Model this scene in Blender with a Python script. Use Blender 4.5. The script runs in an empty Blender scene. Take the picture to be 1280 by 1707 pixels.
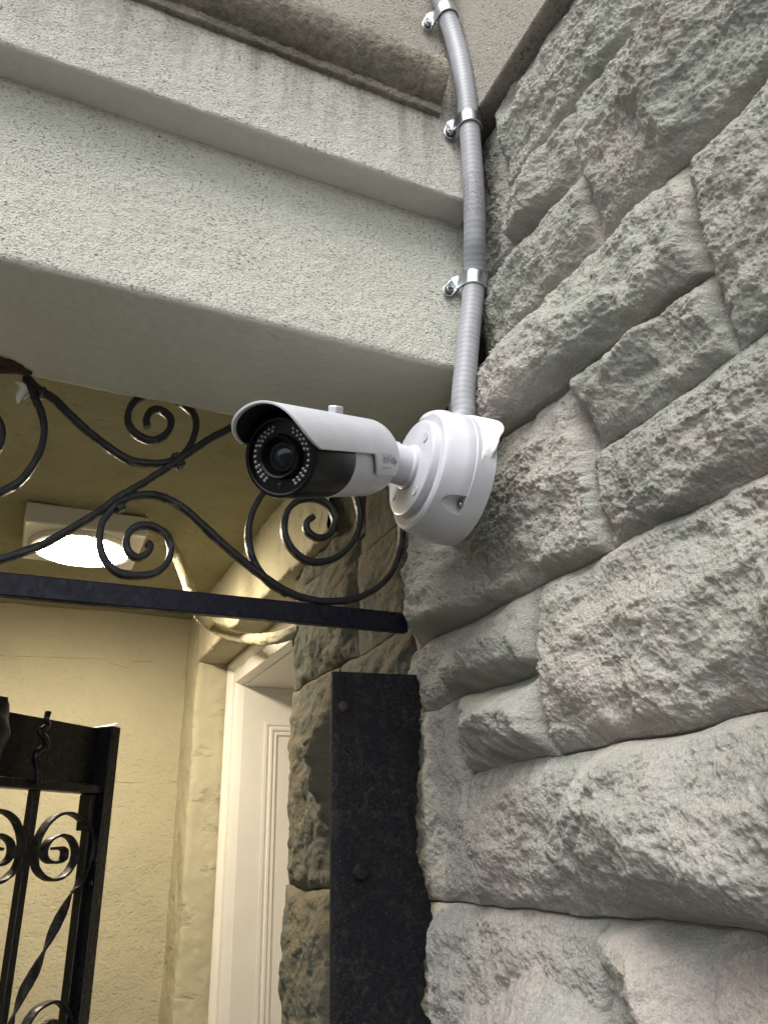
import bpy, bmesh, math, random
import numpy as np
from mathutils import Vector, Matrix

scene = bpy.context.scene
COL = scene.collection
R = math.radians

# ------------------------------------------------------------------ camera
CAM = np.array([0.0, 0.0, 1.6])
PITCH, YAW, ROLL, FPX = R(23.5), R(24.9), R(1.6), 1282.0
FW = np.array([math.sin(YAW) * math.cos(PITCH), math.cos(YAW) * math.cos(PITCH), math.sin(PITCH)])
_r0 = np.array([math.cos(YAW), -math.sin(YAW), 0.0])
_u0 = np.cross(_r0, FW)
RT = math.cos(ROLL) * _r0 - math.sin(ROLL) * _u0
UP = math.sin(ROLL) * _r0 + math.cos(ROLL) * _u0
cd = bpy.data.cameras.new('camera')
cam = bpy.data.objects.new('camera', cd)
COL.objects.link(cam)
cd.sensor_fit = 'HORIZONTAL'
cd.sensor_width = 36.0
cd.lens = 36.0 * FPX / 1280.0
cd.clip_start = 0.02
cd.clip_end = 500
M4 = Matrix(((RT[0], UP[0], -FW[0], CAM[0]), (RT[1], UP[1], -FW[1], CAM[1]), (RT[2], UP[2], -FW[2], CAM[2]), (0, 0, 0, 1)))
cam.matrix_world = M4
scene.camera = cam

# ------------------------------------------------------------------ sky, sun, exposure
SUN_AZ, SUN_EL = R(229), R(57)          # compass style azimuth: from the street side, behind and left of the viewer
world = bpy.data.worlds.new('World')
scene.world = world
world.use_nodes = True
wn = world.node_tree.nodes
wl = world.node_tree.links
bg = wn['Background']
sky = wn.new('ShaderNodeTexSky')
sky.sky_type = 'NISHITA'
sky.sun_disc = False
sky.sun_elevation = SUN_EL
sky.sun_rotation = SUN_AZ
sky.dust_density = 1.5
hs = wn.new('ShaderNodeHueSaturation')
hs.inputs['Saturation'].default_value = 0.10
wl.new(sky.outputs[0], hs.inputs['Color'])
wl.new(hs.outputs[0], bg.inputs[0])
bg.inputs[1].default_value = 0.125
sl = bpy.data.lights.new('sun', 'SUN')
sl.energy = 1.5
sl.angle = R(35)
sl.color = (1.0, 0.97, 0.93)
sun = bpy.data.objects.new('sun', sl)
COL.objects.link(sun)
sd = Vector((math.sin(SUN_AZ) * math.cos(SUN_EL), math.cos(SUN_AZ) * math.cos(SUN_EL), math.sin(SUN_EL)))
sun.rotation_euler = sd.to_track_quat('Z', 'Y').to_euler()
sun.location = (-2, -3, 6)
vs = scene.view_settings
vs.view_transform = 'Standard'
vs.look = 'None'
vs.gamma = 1.0
vs.exposure = 1.45
vs.use_curve_mapping = False
scene.render.engine = 'CYCLES'
scene.cycles.max_bounces = 8
scene.cycles.diffuse_bounces = 6
scene.render.resolution_x = 767
scene.render.resolution_y = 1024


# ------------------------------------------------------------------ measuring: a pixel of the 1280 x 1707 photo on a known plane
def ray(px, py):
    return FW + RT * (px - 640.0) / FPX - UP * (py - 853.5) / FPX
def atx(px, py, X):
    d = ray(px, py); return CAM + d * (X / d[0])
def aty(px, py, Y):
    d = ray(px, py); return CAM + d * (Y / d[1])
def atz(px, py, Z):
    d = ray(px, py); return CAM + d * ((Z - CAM[2]) / d[2])


# ------------------------------------------------------------------ noise
def _hash(ix, iy, seed):
    h = (ix.astype(np.int64) * 374761393 + iy.astype(np.int64) * 668265263 + seed * 1442695041) & 0xFFFFFFFF
    h = ((h ^ (h >> 13)) * 1274126177) & 0xFFFFFFFF
    return (h ^ (h >> 16)) & 0xFFFFFFFF
def perlin(x, y, seed=0):
    x = np.asarray(x, float); y = np.asarray(y, float)
    ix = np.floor(x); iy = np.floor(y)
    fx = x - ix; fy = y - iy
    ux = fx * fx * fx * (fx * (fx * 6 - 15) + 10); uy = fy * fy * fy * (fy * (fy * 6 - 15) + 10)
    def g(ox, oy):
        a = _hash(ix + ox, iy + oy, seed) / 4294967296.0 * 2 * np.pi
        return np.cos(a) * (fx - ox) + np.sin(a) * (fy - oy)
    n0 = g(0, 0) * (1 - ux) + g(1, 0) * ux
    n1 = g(0, 1) * (1 - ux) + g(1, 1) * ux
    return (n0 * (1 - uy) + n1 * uy) * 1.5
def fbm(x, y, seed=0, octv=4, gain=0.5):
    s = 0; a = 1.0; f = 1.0
    for k in range(octv):
        s = s + a * perlin(x * f + 17.3 * k, y * f - 9.1 * k, seed + k * 31)
        a *= gain; f *= 2.03
    return s
def ridged(x, y, seed=0, octv=3):
    s = 0; a = 1.0; f = 1.0
    for k in range(octv):
        s = s + a * (1 - 2 * np.abs(perlin(x * f + 5.7 * k, y * f + 3.3 * k, seed + 53 * k)))
        a *= 0.5; f *= 2.1
    return s
def worley(x, y, seed=0):
    ix = np.floor(x); iy = np.floor(y)
    f1 = np.full(x.shape, 9.0); cid = np.zeros(x.shape, np.int64)
    for ox in (-1, 0, 1):
        for oy in (-1, 0, 1):
            h = _hash(ix + ox, iy + oy, seed); h2 = _hash(ix + ox, iy + oy, seed + 7)
            d = (ix + ox + h / 4294967296.0 - x) ** 2 + (iy + oy + h2 / 4294967296.0 - y) ** 2
            m = d < f1
            f1 = np.where(m, d, f1); cid = np.where(m, h, cid)
    return np.sqrt(f1), cid


# ------------------------------------------------------------------ objects
def tag(o, label=None, cat=None, group=None, kind=None):
    if label: o['label'] = label
    if cat: o['category'] = cat
    if group: o['group'] = group
    if kind: o['kind'] = kind
    return o
def empty(name, loc, label, cat, group=None):
    o = bpy.data.objects.new(name, None)
    COL.objects.link(o)
    o.location = loc
    o.empty_display_size = 0.05
    return tag(o, label, cat, group)
def link(o, parent=None):
    COL.objects.link(o)
    if parent is not None:
        o.parent = parent
        if parent.type == 'EMPTY':
            o.matrix_parent_inverse = Matrix.Translation(-parent.location)
    return o
def pyobj(name, verts, faces, mat, parent=None, smooth=True, bevel=0, solid=0):
    me = bpy.data.meshes.new(name)
    me.from_pydata([tuple(map(float, v)) for v in verts], [], [tuple(f) for f in faces])
    me.validate()
    if smooth:
        me.polygons.foreach_set('use_smooth', [True] * len(me.polygons))
    me.materials.append(mat)
    o = bpy.data.objects.new(name, me)
    link(o, parent)
    if solid:
        m = o.modifiers.new('thick', 'SOLIDIFY'); m.thickness = solid; m.offset = 0
    if bevel:
        m = o.modifiers.new('bevel', 'BEVEL'); m.width = bevel; m.segments = 2; m.limit_method = 'ANGLE'; m.angle_limit = R(35)
        try: me.set_sharp_from_angle(angle=R(40))
        except Exception: pass
    return o
def gridobj(name, P, mat, parent=None, uv=None, solid=0, closed_u=False):
    """P: (nu, nv, 3) array of points, smooth shaded sheet"""
    nu, nv = P.shape[:2]
    idx = np.arange(nu * nv).reshape(nu, nv)
    if closed_u:
        a = idx; b = np.roll(idx, -1, 0)
        q = np.stack([a[:, :-1], b[:, :-1], b[:, 1:], a[:, 1:]], -1).reshape(-1, 4)
    else:
        q = np.stack([idx[:-1, :-1], idx[1:, :-1], idx[1:, 1:], idx[:-1, 1:]], -1).reshape(-1, 4)
    me = bpy.data.meshes.new(name)
    me.vertices.add(nu * nv)
    me.vertices.foreach_set('co', P.reshape(-1).astype(np.float32))
    me.loops.add(len(q) * 4)
    me.loops.foreach_set('vertex_index', q.reshape(-1).astype(np.int32))
    me.polygons.add(len(q))
    me.polygons.foreach_set('loop_start', np.arange(0, len(q) * 4, 4, dtype=np.int32))
    me.polygons.foreach_set('loop_total', np.full(len(q), 4, np.int32))
    me.polygons.foreach_set('use_smooth', np.ones(len(q), bool))
    if uv is not None:
        l = me.uv_layers.new(name='UVMap')
        l.data.foreach_set('uv', uv.reshape(-1, 2)[q.reshape(-1)].reshape(-1).astype(np.float32))
    me.update(calc_edges=True)
    me.materials.append(mat)
    o = bpy.data.objects.new(name, me)
    link(o, parent)
    if solid:
        m = o.modifiers.new('thick', 'SOLIDIFY'); m.thickness = solid; m.offset = 0
    return o
def box(name, lo, hi, mat, parent=None, bevel=0.003):
    x0, y0, z0 = lo; x1, y1, z1 = hi
    v = [(x0, y0, z0), (x1, y0, z0), (x1, y1, z0), (x0, y1, z0), (x0, y0, z1), (x1, y0, z1), (x1, y1, z1), (x0, y1, z1)]
    f = [(3, 2, 1, 0), (4, 5, 6, 7), (0, 1, 5, 4), (1, 2, 6, 5), (2, 3, 7, 6), (3, 0, 4, 7)]
    return pyobj(name, v, f, mat, parent, smooth=bool(bevel), bevel=bevel)
def obox(name, c, ax, ay, az, mat, parent=None, bevel=0.001):
    c, ax, ay, az = [np.array(q, float) for q in (c, ax, ay, az)]
    v = [c + i * ax + j * ay + k * az for k in (-1, 1) for j in (-1, 1) for i in (-1, 1)]
    f = [(0, 2, 3, 1), (4, 5, 7, 6), (0, 1, 5, 4), (1, 3, 7, 5), (3, 2, 6, 7), (2, 0, 4, 6)]
    return pyobj(name, v, f, mat, parent, smooth=bool(bevel), bevel=bevel)
def spline(pts, step=0.004):
    p = np.array(pts, float)
    p = np.vstack([2 * p[0] - p[1], p, 2 * p[-1] - p[-2]])
    out = []
    for i in range(1, len(p) - 2):
        n = max(2, int(np.linalg.norm(p[i + 1] - p[i]) / step))
        t = np.linspace(0, 1, n, endpoint=False)[:, None]
        a, b, c, d = p[i - 1], p[i], p[i + 1], p[i + 2]
        out.append(0.5 * ((2 * b) + (c - a) * t + (2 * a - 5 * b + 4 * c - d) * t ** 2 + (3 * b - a - 3 * c + d) * t ** 3))
    out.append(p[-2][None])
    return np.vstack(out)
def unit(v):
    v = np.asarray(v, float); return v / np.linalg.norm(v)
def sweep(name, path, normal, wn_, tb, mat, parent=None, twist=None, ends=True, rnd=0.25, wob=0.0, seed=0, taper=None):
    """rectangular bar (rounded edges) along path: wn_ across the plane normal, tb inside the plane"""
    path = np.array(path, float); n = len(path)
    T = np.gradient(path, axis=0); T /= np.linalg.norm(T, axis=1)[:, None]
    N0 = unit(normal)
    k = rnd
    prof = []
    for sx, sy in ((1, 1), (-1, 1), (-1, -1), (1, -1)):
        c1 = (sx * (1 - k * tb / max(wn_, tb)), sy); c2 = (sx, sy * (1 - k))
        prof += [c2, c1] if sx * sy > 0 else [c1, c2]
    prof = np.array(prof)
    V = []
    for i in range(n):
        N = N0 - T[i] * (N0 @ T[i]); N = unit(N); B = np.cross(T[i], N)
        if twist is not None:
            a = twist[i]; N, B = N * math.cos(a) + B * math.sin(a), B * math.cos(a) - N * math.sin(a)
        tp = 1.0 if taper is None else taper[i]
        for a, b in prof:
            V.append(path[i] + N * a * wn_ / 2 + B * b * tb / 2 * tp)
    V = np.array(V)
    if wob:
        q = np.repeat(np.arange(n), 8) * 0.35; z = np.tile(np.arange(8), n) * 0.6
        V += (np.stack([perlin(q, z, seed), perlin(q, z, seed + 3), perlin(q, z, seed + 5)], -1)) * wob
    F = []
    for i in range(n - 1):
        for j in range(8):
            F.append((i * 8 + j, i * 8 + (j + 1) % 8, (i + 1) * 8 + (j + 1) % 8, (i + 1) * 8 + j))
    F.append(tuple(range(7, -1, -1))); F.append(tuple(range((n - 1) * 8, n * 8)))
    o = pyobj(name, V, F, mat, parent)
    try: o.data.set_sharp_from_angle(angle=R(50))
    except Exception: pass
    return o
def frame_of(axis, hint=(0, 0, 1)):
    a = unit(axis); u = np.array(hint, float); u = unit(u - a * (u @ a)); w = np.cross(a, u)
    return a, u, w
def lathe(name, c, axis, prof, mat, parent=None, seg=64, hint=(0, 0, 1), sharp=35):
    """prof: list of (distance along axis, radius)"""
    a, u, w = frame_of(axis, hint); c = np.array(c, float)
    V = []; F = []
    n = len(prof)
    for s, r in prof:
        for k in range(seg):
            t = 2 * math.pi * k / seg
            V.append(c + a * s + (u * math.cos(t) + w * math.sin(t)) * r)
    for i in range(n - 1):
        for k in range(seg):
            F.append((i * seg + k, i * seg + (k + 1) % seg, (i + 1) * seg + (k + 1) % seg, (i + 1) * seg + k))
    F.append(tuple(range(seg - 1, -1, -1))); F.append(tuple(range((n - 1) * seg, n * seg)))
    o = pyobj(name, V, F, mat, parent)
    try: o.data.set_sharp_from_angle(angle=R(sharp))
    except Exception: pass
    return o
def tube(name, path, r, mat, parent=None, seg=20, uvscale=True, wob=0):
    path = np.array(path, float); n = len(path)
    T = np.gradient(path, axis=0); T /= np.linalg.norm(T, axis=1)[:, None]
    u = unit(np.cross(T[0], (0.3, 1, 0.1)))
    P = np.zeros((seg + 1, n, 3)); UV = np.zeros((seg + 1, n, 2))
    L = np.concatenate([[0], np.cumsum(np.linalg.norm(np.diff(path, axis=0), axis=1))])
    rr = r if hasattr(r, '__len__') else np.full(n, r)
    for i in range(n):
        u = unit(u - T[i] * (u @ T[i])); w = np.cross(T[i], u)
        for k in range(seg + 1):
            t = 2 * math.pi * k / seg
            P[k, i] = path[i] + (u * math.cos(t) + w * math.sin(t)) * rr[i]
            UV[k, i] = (k / seg, L[i])
    if wob:
        q = np.arange(n)[None, :] * 0.25; z = (np.arange(seg + 1) % seg)[:, None] * 0.8
        P += (fbm(q + 0 * z, z + 0 * q, 5, 3) * wob)[..., None] * np.array([0.6, 0.5, 0.6])
    return gridobj(name, P, mat, parent, UV)


# ------------------------------------------------------------------ materials
def mat_new(name):
    m = bpy.data.materials.new(name); m.use_nodes = True
    nt = m.node_tree; b = nt.nodes['Principled BSDF']
    return m, nt, b
def N(nt, t, **kw):
    n = nt.nodes.new(t)
    for k, v in kw.items(): setattr(n, k, v)
    return n
def noise(nt, co, scale, detail=4, rough=0.55, dist=0.0, sx=None):
    if sx is not None:
        mp = N(nt, 'ShaderNodeMapping'); mp.inputs['Scale'].default_value = sx
        nt.links.new(co, mp.inputs['Vector']); co = mp.outputs[0]
    n = N(nt, 'ShaderNodeTexNoise')
    n.inputs['Scale'].default_value = scale; n.inputs['Detail'].default_value = detail
    n.inputs['Roughness'].default_value = rough; n.inputs['Distortion'].default_value = dist
    nt.links.new(co, n.inputs['Vector'])
    return n.outputs[0]
def ramp(nt, f, stops):
    r = N(nt, 'ShaderNodeValToRGB')
    e = r.color_ramp.elements
    while len(e) < len(stops): e.new(0.5)
    for k, (p, c) in enumerate(stops):
        e[k].position = p
        e[k].color = (c, c, c, 1) if not hasattr(c, '__len__') else (*c, 1)
    nt.links.new(f, r.inputs[0])
    return r.outputs[0]
def mix(nt, f, a, b, mode='MIX'):
    m = N(nt, 'ShaderNodeMix', data_type='RGBA', blend_type=mode)
    for sock, v in ((m.inputs[0], f), (m.inputs[6], a), (m.inputs[7], b)):
        if hasattr(v, 'is_linked'): nt.links.new(v, sock)
        elif hasattr(v, '__len__'): sock.default_value = (*v, 1)
        else: sock.default_value = v
    return m.outputs[2]
def math_(nt, op, a, b=0.0):
    m = N(nt, 'ShaderNodeMath', operation=op)
    for k, v in enumerate((a, b)):
        if hasattr(v, 'is_linked'): nt.links.new(v, m.inputs[k])
        else: m.inputs[k].default_value = v
    return m.outputs[0]
def bump(nt, b, h, dist, strength=1.0, prev=None):
    n = N(nt, 'ShaderNodeBump'); n.inputs['Distance'].default_value = dist; n.inputs['Strength'].default_value = strength
    nt.links.new(h, n.inputs['Height'])
    if prev is not None: nt.links.new(prev, n.inputs['Normal'])
    nt.links.new(n.outputs[0], b.inputs['Normal'])
    return n.outputs[0]
def coords(nt):
    return N(nt, 'ShaderNodeTexCoord').outputs['Object']
def simple(name, col, rough=0.5, metal=0.0, vary=0.0, vscale=30, bmp=0.0, bscale=200, coat=0.0, spec=0.5):
    m, nt, b = mat_new(name)
    co = coords(nt)
    b.inputs['Roughness'].default_value = rough; b.inputs['Metallic'].default_value = metal
    b.inputs['Coat Weight'].default_value = coat
    b.inputs['Specular IOR Level'].default_value = spec
    if vary:
        n = noise(nt, co, vscale, 5, 0.6)
        f = ramp(nt, n, [(0.3, 1 - vary), (0.7, 1 + 0.0)])
        nt.links.new(mix(nt, 1.0, col, f, 'MULTIPLY'), b.inputs['Base Color'])
    else:
        b.inputs['Base Color'].default_value = (*col, 1)
    if bmp:
        bump(nt, b, noise(nt, co, bscale, 4, 0.6), bmp)
    return m

def stone_mat(name, base, alt, pink, pinkamt=0.5, dust=None, rough=0.9):
    m, nt, b = mat_new(name)
    co = coords(nt)
    big = noise(nt, co, 9, 4, 0.6, 0.4)
    c = mix(nt, ramp(nt, big, [(0.35, 0.0), (0.65, 1.0)]), base, alt)
    pk = noise(nt, co, 6.5, 6, 0.62, 0.6)
    pf = math_(nt, 'MULTIPLY', ramp(nt, pk, [(0.47, 0.0), (0.62, 1.0)]), pinkamt)
    oi = N(nt, 'ShaderNodeObjectInfo')
    pf = math_(nt, 'MULTIPLY', pf, ramp(nt, oi.outputs['Random'], [(0.0, 0.35), (1.0, 1.0)]))
    if pinkamt > .5:  # lower stones paler: stronger light low down painted into the colour, plus worn paint
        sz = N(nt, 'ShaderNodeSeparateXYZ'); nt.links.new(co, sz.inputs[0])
        lit_worn = ramp(nt, math_(nt, 'ADD', math_(nt, 'MULTIPLY', math_(nt, 'SUBTRACT', 1.86, sz.outputs[2]), 1.6), math_(nt, 'MULTIPLY', math_(nt, 'SUBTRACT', noise(nt, co, 11, 6, 0.7, 0.8), 0.5), 2.2)), [(0.10, 0.0), (0.75, 0.6)])
        c = mix(nt, lit_worn, c, (0.565, 0.545, 0.51))
    c = mix(nt, pf, c, pink)
    c = mix(nt, 1.0, c, ramp(nt, math_(nt, 'FRACT', math_(nt, 'MULTIPLY', oi.outputs['Random'], 7.3)), [(0.0, 0.88), (1.0, 1.06)]), 'MULTIPLY')
    # patches where soot has stayed in the pores
    so = math_(nt, 'MULTIPLY', ramp(nt, noise(nt, co, 16, 6, 0.7, 0.5), [(0.56, 0.0), (0.72, 1.0)]), 0.40)
    c = mix(nt, so, c, (0.30, 0.295, 0.26))
    fine = noise(nt, co, 330, 5, 0.7)
    c = mix(nt, 1.0, c, ramp(nt, fine, [(0.25, 0.72), (0.5, 0.97), (0.75, 1.12)]), 'MULTIPLY')
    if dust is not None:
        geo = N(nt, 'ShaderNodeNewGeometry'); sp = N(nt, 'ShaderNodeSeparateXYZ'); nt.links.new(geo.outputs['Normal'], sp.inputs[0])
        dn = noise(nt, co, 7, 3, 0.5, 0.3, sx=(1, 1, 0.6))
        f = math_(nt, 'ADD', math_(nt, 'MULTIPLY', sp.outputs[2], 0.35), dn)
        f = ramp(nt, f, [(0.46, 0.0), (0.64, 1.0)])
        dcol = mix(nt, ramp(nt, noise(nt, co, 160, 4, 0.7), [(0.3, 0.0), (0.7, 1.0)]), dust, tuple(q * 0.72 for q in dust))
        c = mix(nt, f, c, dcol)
    nt.links.new(c, b.inputs['Base Color'])
    b.inputs['Roughness'].default_value = rough
    b.inputs['Specular IOR Level'].default_value = 0.25
    h1 = noise(nt, co, 290, 6, 0.74, 0.1)
    v = N(nt, 'ShaderNodeTexVoronoi'); v.inputs['Scale'].default_value = 400; nt.links.new(co, v.inputs['Vector'])
    h = math_(nt, 'ADD', h1, math_(nt, 'MULTIPLY', v.outputs['Distance'], 0.35))
    p = bump(nt, b, h, 0.0038, 1.0)
    bump(nt, b, noise(nt, co, 800, 3, 0.6), 0.0012, 0.9, p)
    return m

def stucco_mat(name, base, alt, speck=(0.10, 0.095, 0.075), stains=True, bscale=260, bd=0.0016, pits=0.55, smooth_under=False):
    m, nt, b = mat_new(name)
    co = coords(nt)
    c = mix(nt, ramp(nt, noise(nt, co, 7, 5, 0.6), [(0.3, 0.0), (0.7, 1.0)]), base, alt)
    # grime run-off: streaks drawn out vertically, with a shape of their own
    if stains:
        st = noise(nt, co, 34, 5, 0.65, 0.2, sx=(1, 1, 0.12))
        sz = N(nt, 'ShaderNodeSeparateXYZ'); nt.links.new(co, sz.inputs[0])
        run = ramp(nt, math_(nt, 'SUBTRACT', sz.outputs[2], 2.0), [(0.36, 0.05), (0.50, 1.0)])     # run-off from the ledge, thinning out downwards
        sf = math_(nt, 'MULTIPLY', math_(nt, 'MULTIPLY', ramp(nt, st, [(0.44, 0.0), (0.62, 1.0)]), run), 0.75)
        c = mix(nt, sf, c, (0.17, 0.16, 0.13))
    pit = noise(nt, co, bscale * 0.75, 3, 0.6, 0.0, sx=(0.7, 0.7, 1.3))
    pf = ramp(nt, pit, [(0.565, 0.0), (0.64, 1.0)])
    gate = ramp(nt, noise(nt, co, 30, 3, 0.6), [(0.35, 0.15), (0.65, 1.0)])
    pf2 = math_(nt, 'MULTIPLY', math_(nt, 'MULTIPLY', pf, gate), pits)
    geo = N(nt, 'ShaderNodeNewGeometry'); sp = N(nt, 'ShaderNodeSeparateXYZ'); nt.links.new(geo.outputs['True Normal'], sp.inputs[0])
    fl_ = ramp(nt, sp.outputs[2], [(0.0, 0.12), (0.001, 1.0)]) if not smooth_under else ramp(nt, math_(nt, 'ADD', sp.outputs[2], 1.0), [(0.3, 0.10), (0.5, 1.0)])
    if smooth_under: pf2 = math_(nt, 'MULTIPLY', pf2, fl_)
    c = mix(nt, pf2, c, speck)
    if smooth_under:      # chalky scuffs where the paint has rubbed off
        sc = math_(nt, 'MULTIPLY', ramp(nt, noise(nt, co, 150, 4, 0.7), [(0.60, 0.0), (0.66, 1.0)]), ramp(nt, noise(nt, co, 9, 2, 0.5), [(0.56, 0.0), (0.66, 0.5)]))
        c = mix(nt, sc, c, (0.58, 0.57, 0.53))
    nt.links.new(c, b.inputs['Base Color'])
    b.inputs['Roughness'].default_value = 0.88
    b.inputs['Specular IOR Level'].default_value = 0.25
    vo = N(nt, 'ShaderNodeTexVoronoi'); vo.inputs['Scale'].default_value = bscale * 1.05; nt.links.new(co, vo.inputs['Vector'])
    gr = math_(nt, 'SUBTRACT', math_(nt, 'MULTIPLY', noise(nt, co, bscale * 0.8, 7, 0.78), 0.9), math_(nt, 'MULTIPLY', vo.outputs['Distance'], 0.45))
    h = math_(nt, 'SUBTRACT', gr, math_(nt, 'MULTIPLY', pf, 0.4))
    if smooth_under: h = math_(nt, 'MULTIPLY', h, fl_)
    p = bump(nt, b, h, bd, 0.9)
    bump(nt, b, noise(nt, co, 45, 4, 0.6), 0.003, 0.5, p)
    return m

GREY1, GREY2, PINK = (0.448, 0.443, 0.390), (0.362, 0.373, 0.325), (0.54, 0.462, 0.42)
M = {}
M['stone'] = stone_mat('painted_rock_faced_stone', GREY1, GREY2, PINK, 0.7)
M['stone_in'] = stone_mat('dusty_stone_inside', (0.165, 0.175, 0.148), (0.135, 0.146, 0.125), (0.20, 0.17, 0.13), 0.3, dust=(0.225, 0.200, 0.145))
M['mortar'] = simple('dark_joint_mortar', (0.16, 0.15, 0.125), 0.95, bmp=0.003, bscale=160, vary=0.4)
M['stucco'] = stucco_mat('painted_lintel_stucco', stains=False, base=(0.595, 0.60, 0.53), alt=(0.55, 0.553, 0.487), pits=0.8, bd=0.0030, bscale=460, smooth_under=True)
M['stucco_up'] = stucco_mat('weathered_fascia_stucco', (0.57, 0.555, 0.505), (0.50, 0.49, 0.44), pits=0.85, bd=0.0030, bscale=460, smooth_under=True)
M['roll'] = stucco_mat('grimy_roll_stucco', (0.21, 0.19, 0.155), (0.30, 0.275, 0.225), bscale=240, bd=0.004)
M['band'] = stucco_mat('gritty_band_stucco', (0.40, 0.37, 0.325), (0.36, 0.335, 0.29), stains=False, bscale=380, bd=0.0045, pits=0.9)
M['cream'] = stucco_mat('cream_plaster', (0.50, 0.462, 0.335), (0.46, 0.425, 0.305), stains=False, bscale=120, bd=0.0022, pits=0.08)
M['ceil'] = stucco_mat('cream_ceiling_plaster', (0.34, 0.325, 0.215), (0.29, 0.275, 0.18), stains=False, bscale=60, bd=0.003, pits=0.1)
M['cream_edge'] = stucco_mat('scuffed_cream_plaster', (0.50, 0.462, 0.335), (0.43, 0.40, 0.29), speck=(.12, .10, .075), stains=False, bscale=26, bd=0.003, pits=0.28)
M['trim'] = simple('white_gloss_trim_paint', (0.78, 0.76, 0.72), 0.35, bmp=0.0004, bscale=120, vary=0.05, vscale=15)
M['white'] = simple('white_coated_metal', (0.50, 0.507, 0.552), 0.38, bmp=0.0001, bscale=900, coat=0.1, vary=0.14, vscale=38)
M['black'] = simple('gloss_black_plastic', (0.003, 0.003, 0.004), 0.25, spec=0.28)
M['matblack'] = simple('matt_black_plastic', (0.004, 0.004, 0.005), 0.5)
M['zinc'] = simple('zinc_plated_steel', (0.62, 0.66, 0.70), 0.28, 1.0, bmp=0.0003, bscale=150, vary=0.25, vscale=90)
M['screw'] = simple('dull_screw_steel', (0.30, 0.30, 0.30), 0.4, 1.0, vary=0.5, vscale=300)
M['caulk'] = simple('white_caulk', (0.80, 0.82, 0.82), 0.3, bmp=0.002, bscale=60)
M['concrete'] = simple('concrete_paving', (0.040, 0.039, 0.036), 0.9, bmp=0.003, bscale=60, vary=0.3, vscale=6)
M['print'] = simple('grey_logo_print', (0.13, 0.14, 0.18), 0.5)


# ------------------------------------------------------------------ setting: ground
g = pyobj('ground', [(-40, -40, 0), (40, -40, 0), (40, 40, 0), (-40, 40, 0)], [(0, 1, 2, 3)], M['concrete'], smooth=False)
tag(g, 'grey concrete paving of the areaway', 'ground', kind='structure')

# ------------------------------------------------------------------ stone facade
XJ = 0.465                       # plane of the joints
KF = XJ / 0.445                  # layout was measured on x = 0.445
def fy(y): return y * KF
def fz(z): return 1.6 + (z - 1.6) * KF
facade = empty('stone_facade', (XJ, 0.3, 0), 'grey painted rock-faced stone wall with rough bulging blocks beside the camera', 'wall')
Z_BAND = fz(2.452)
box('wall_core', (XJ + 0.004, -1.6, 0.0), (0.95, 1.44, Z_BAND + 0.1), M['mortar'], facade, bevel=0)

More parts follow.
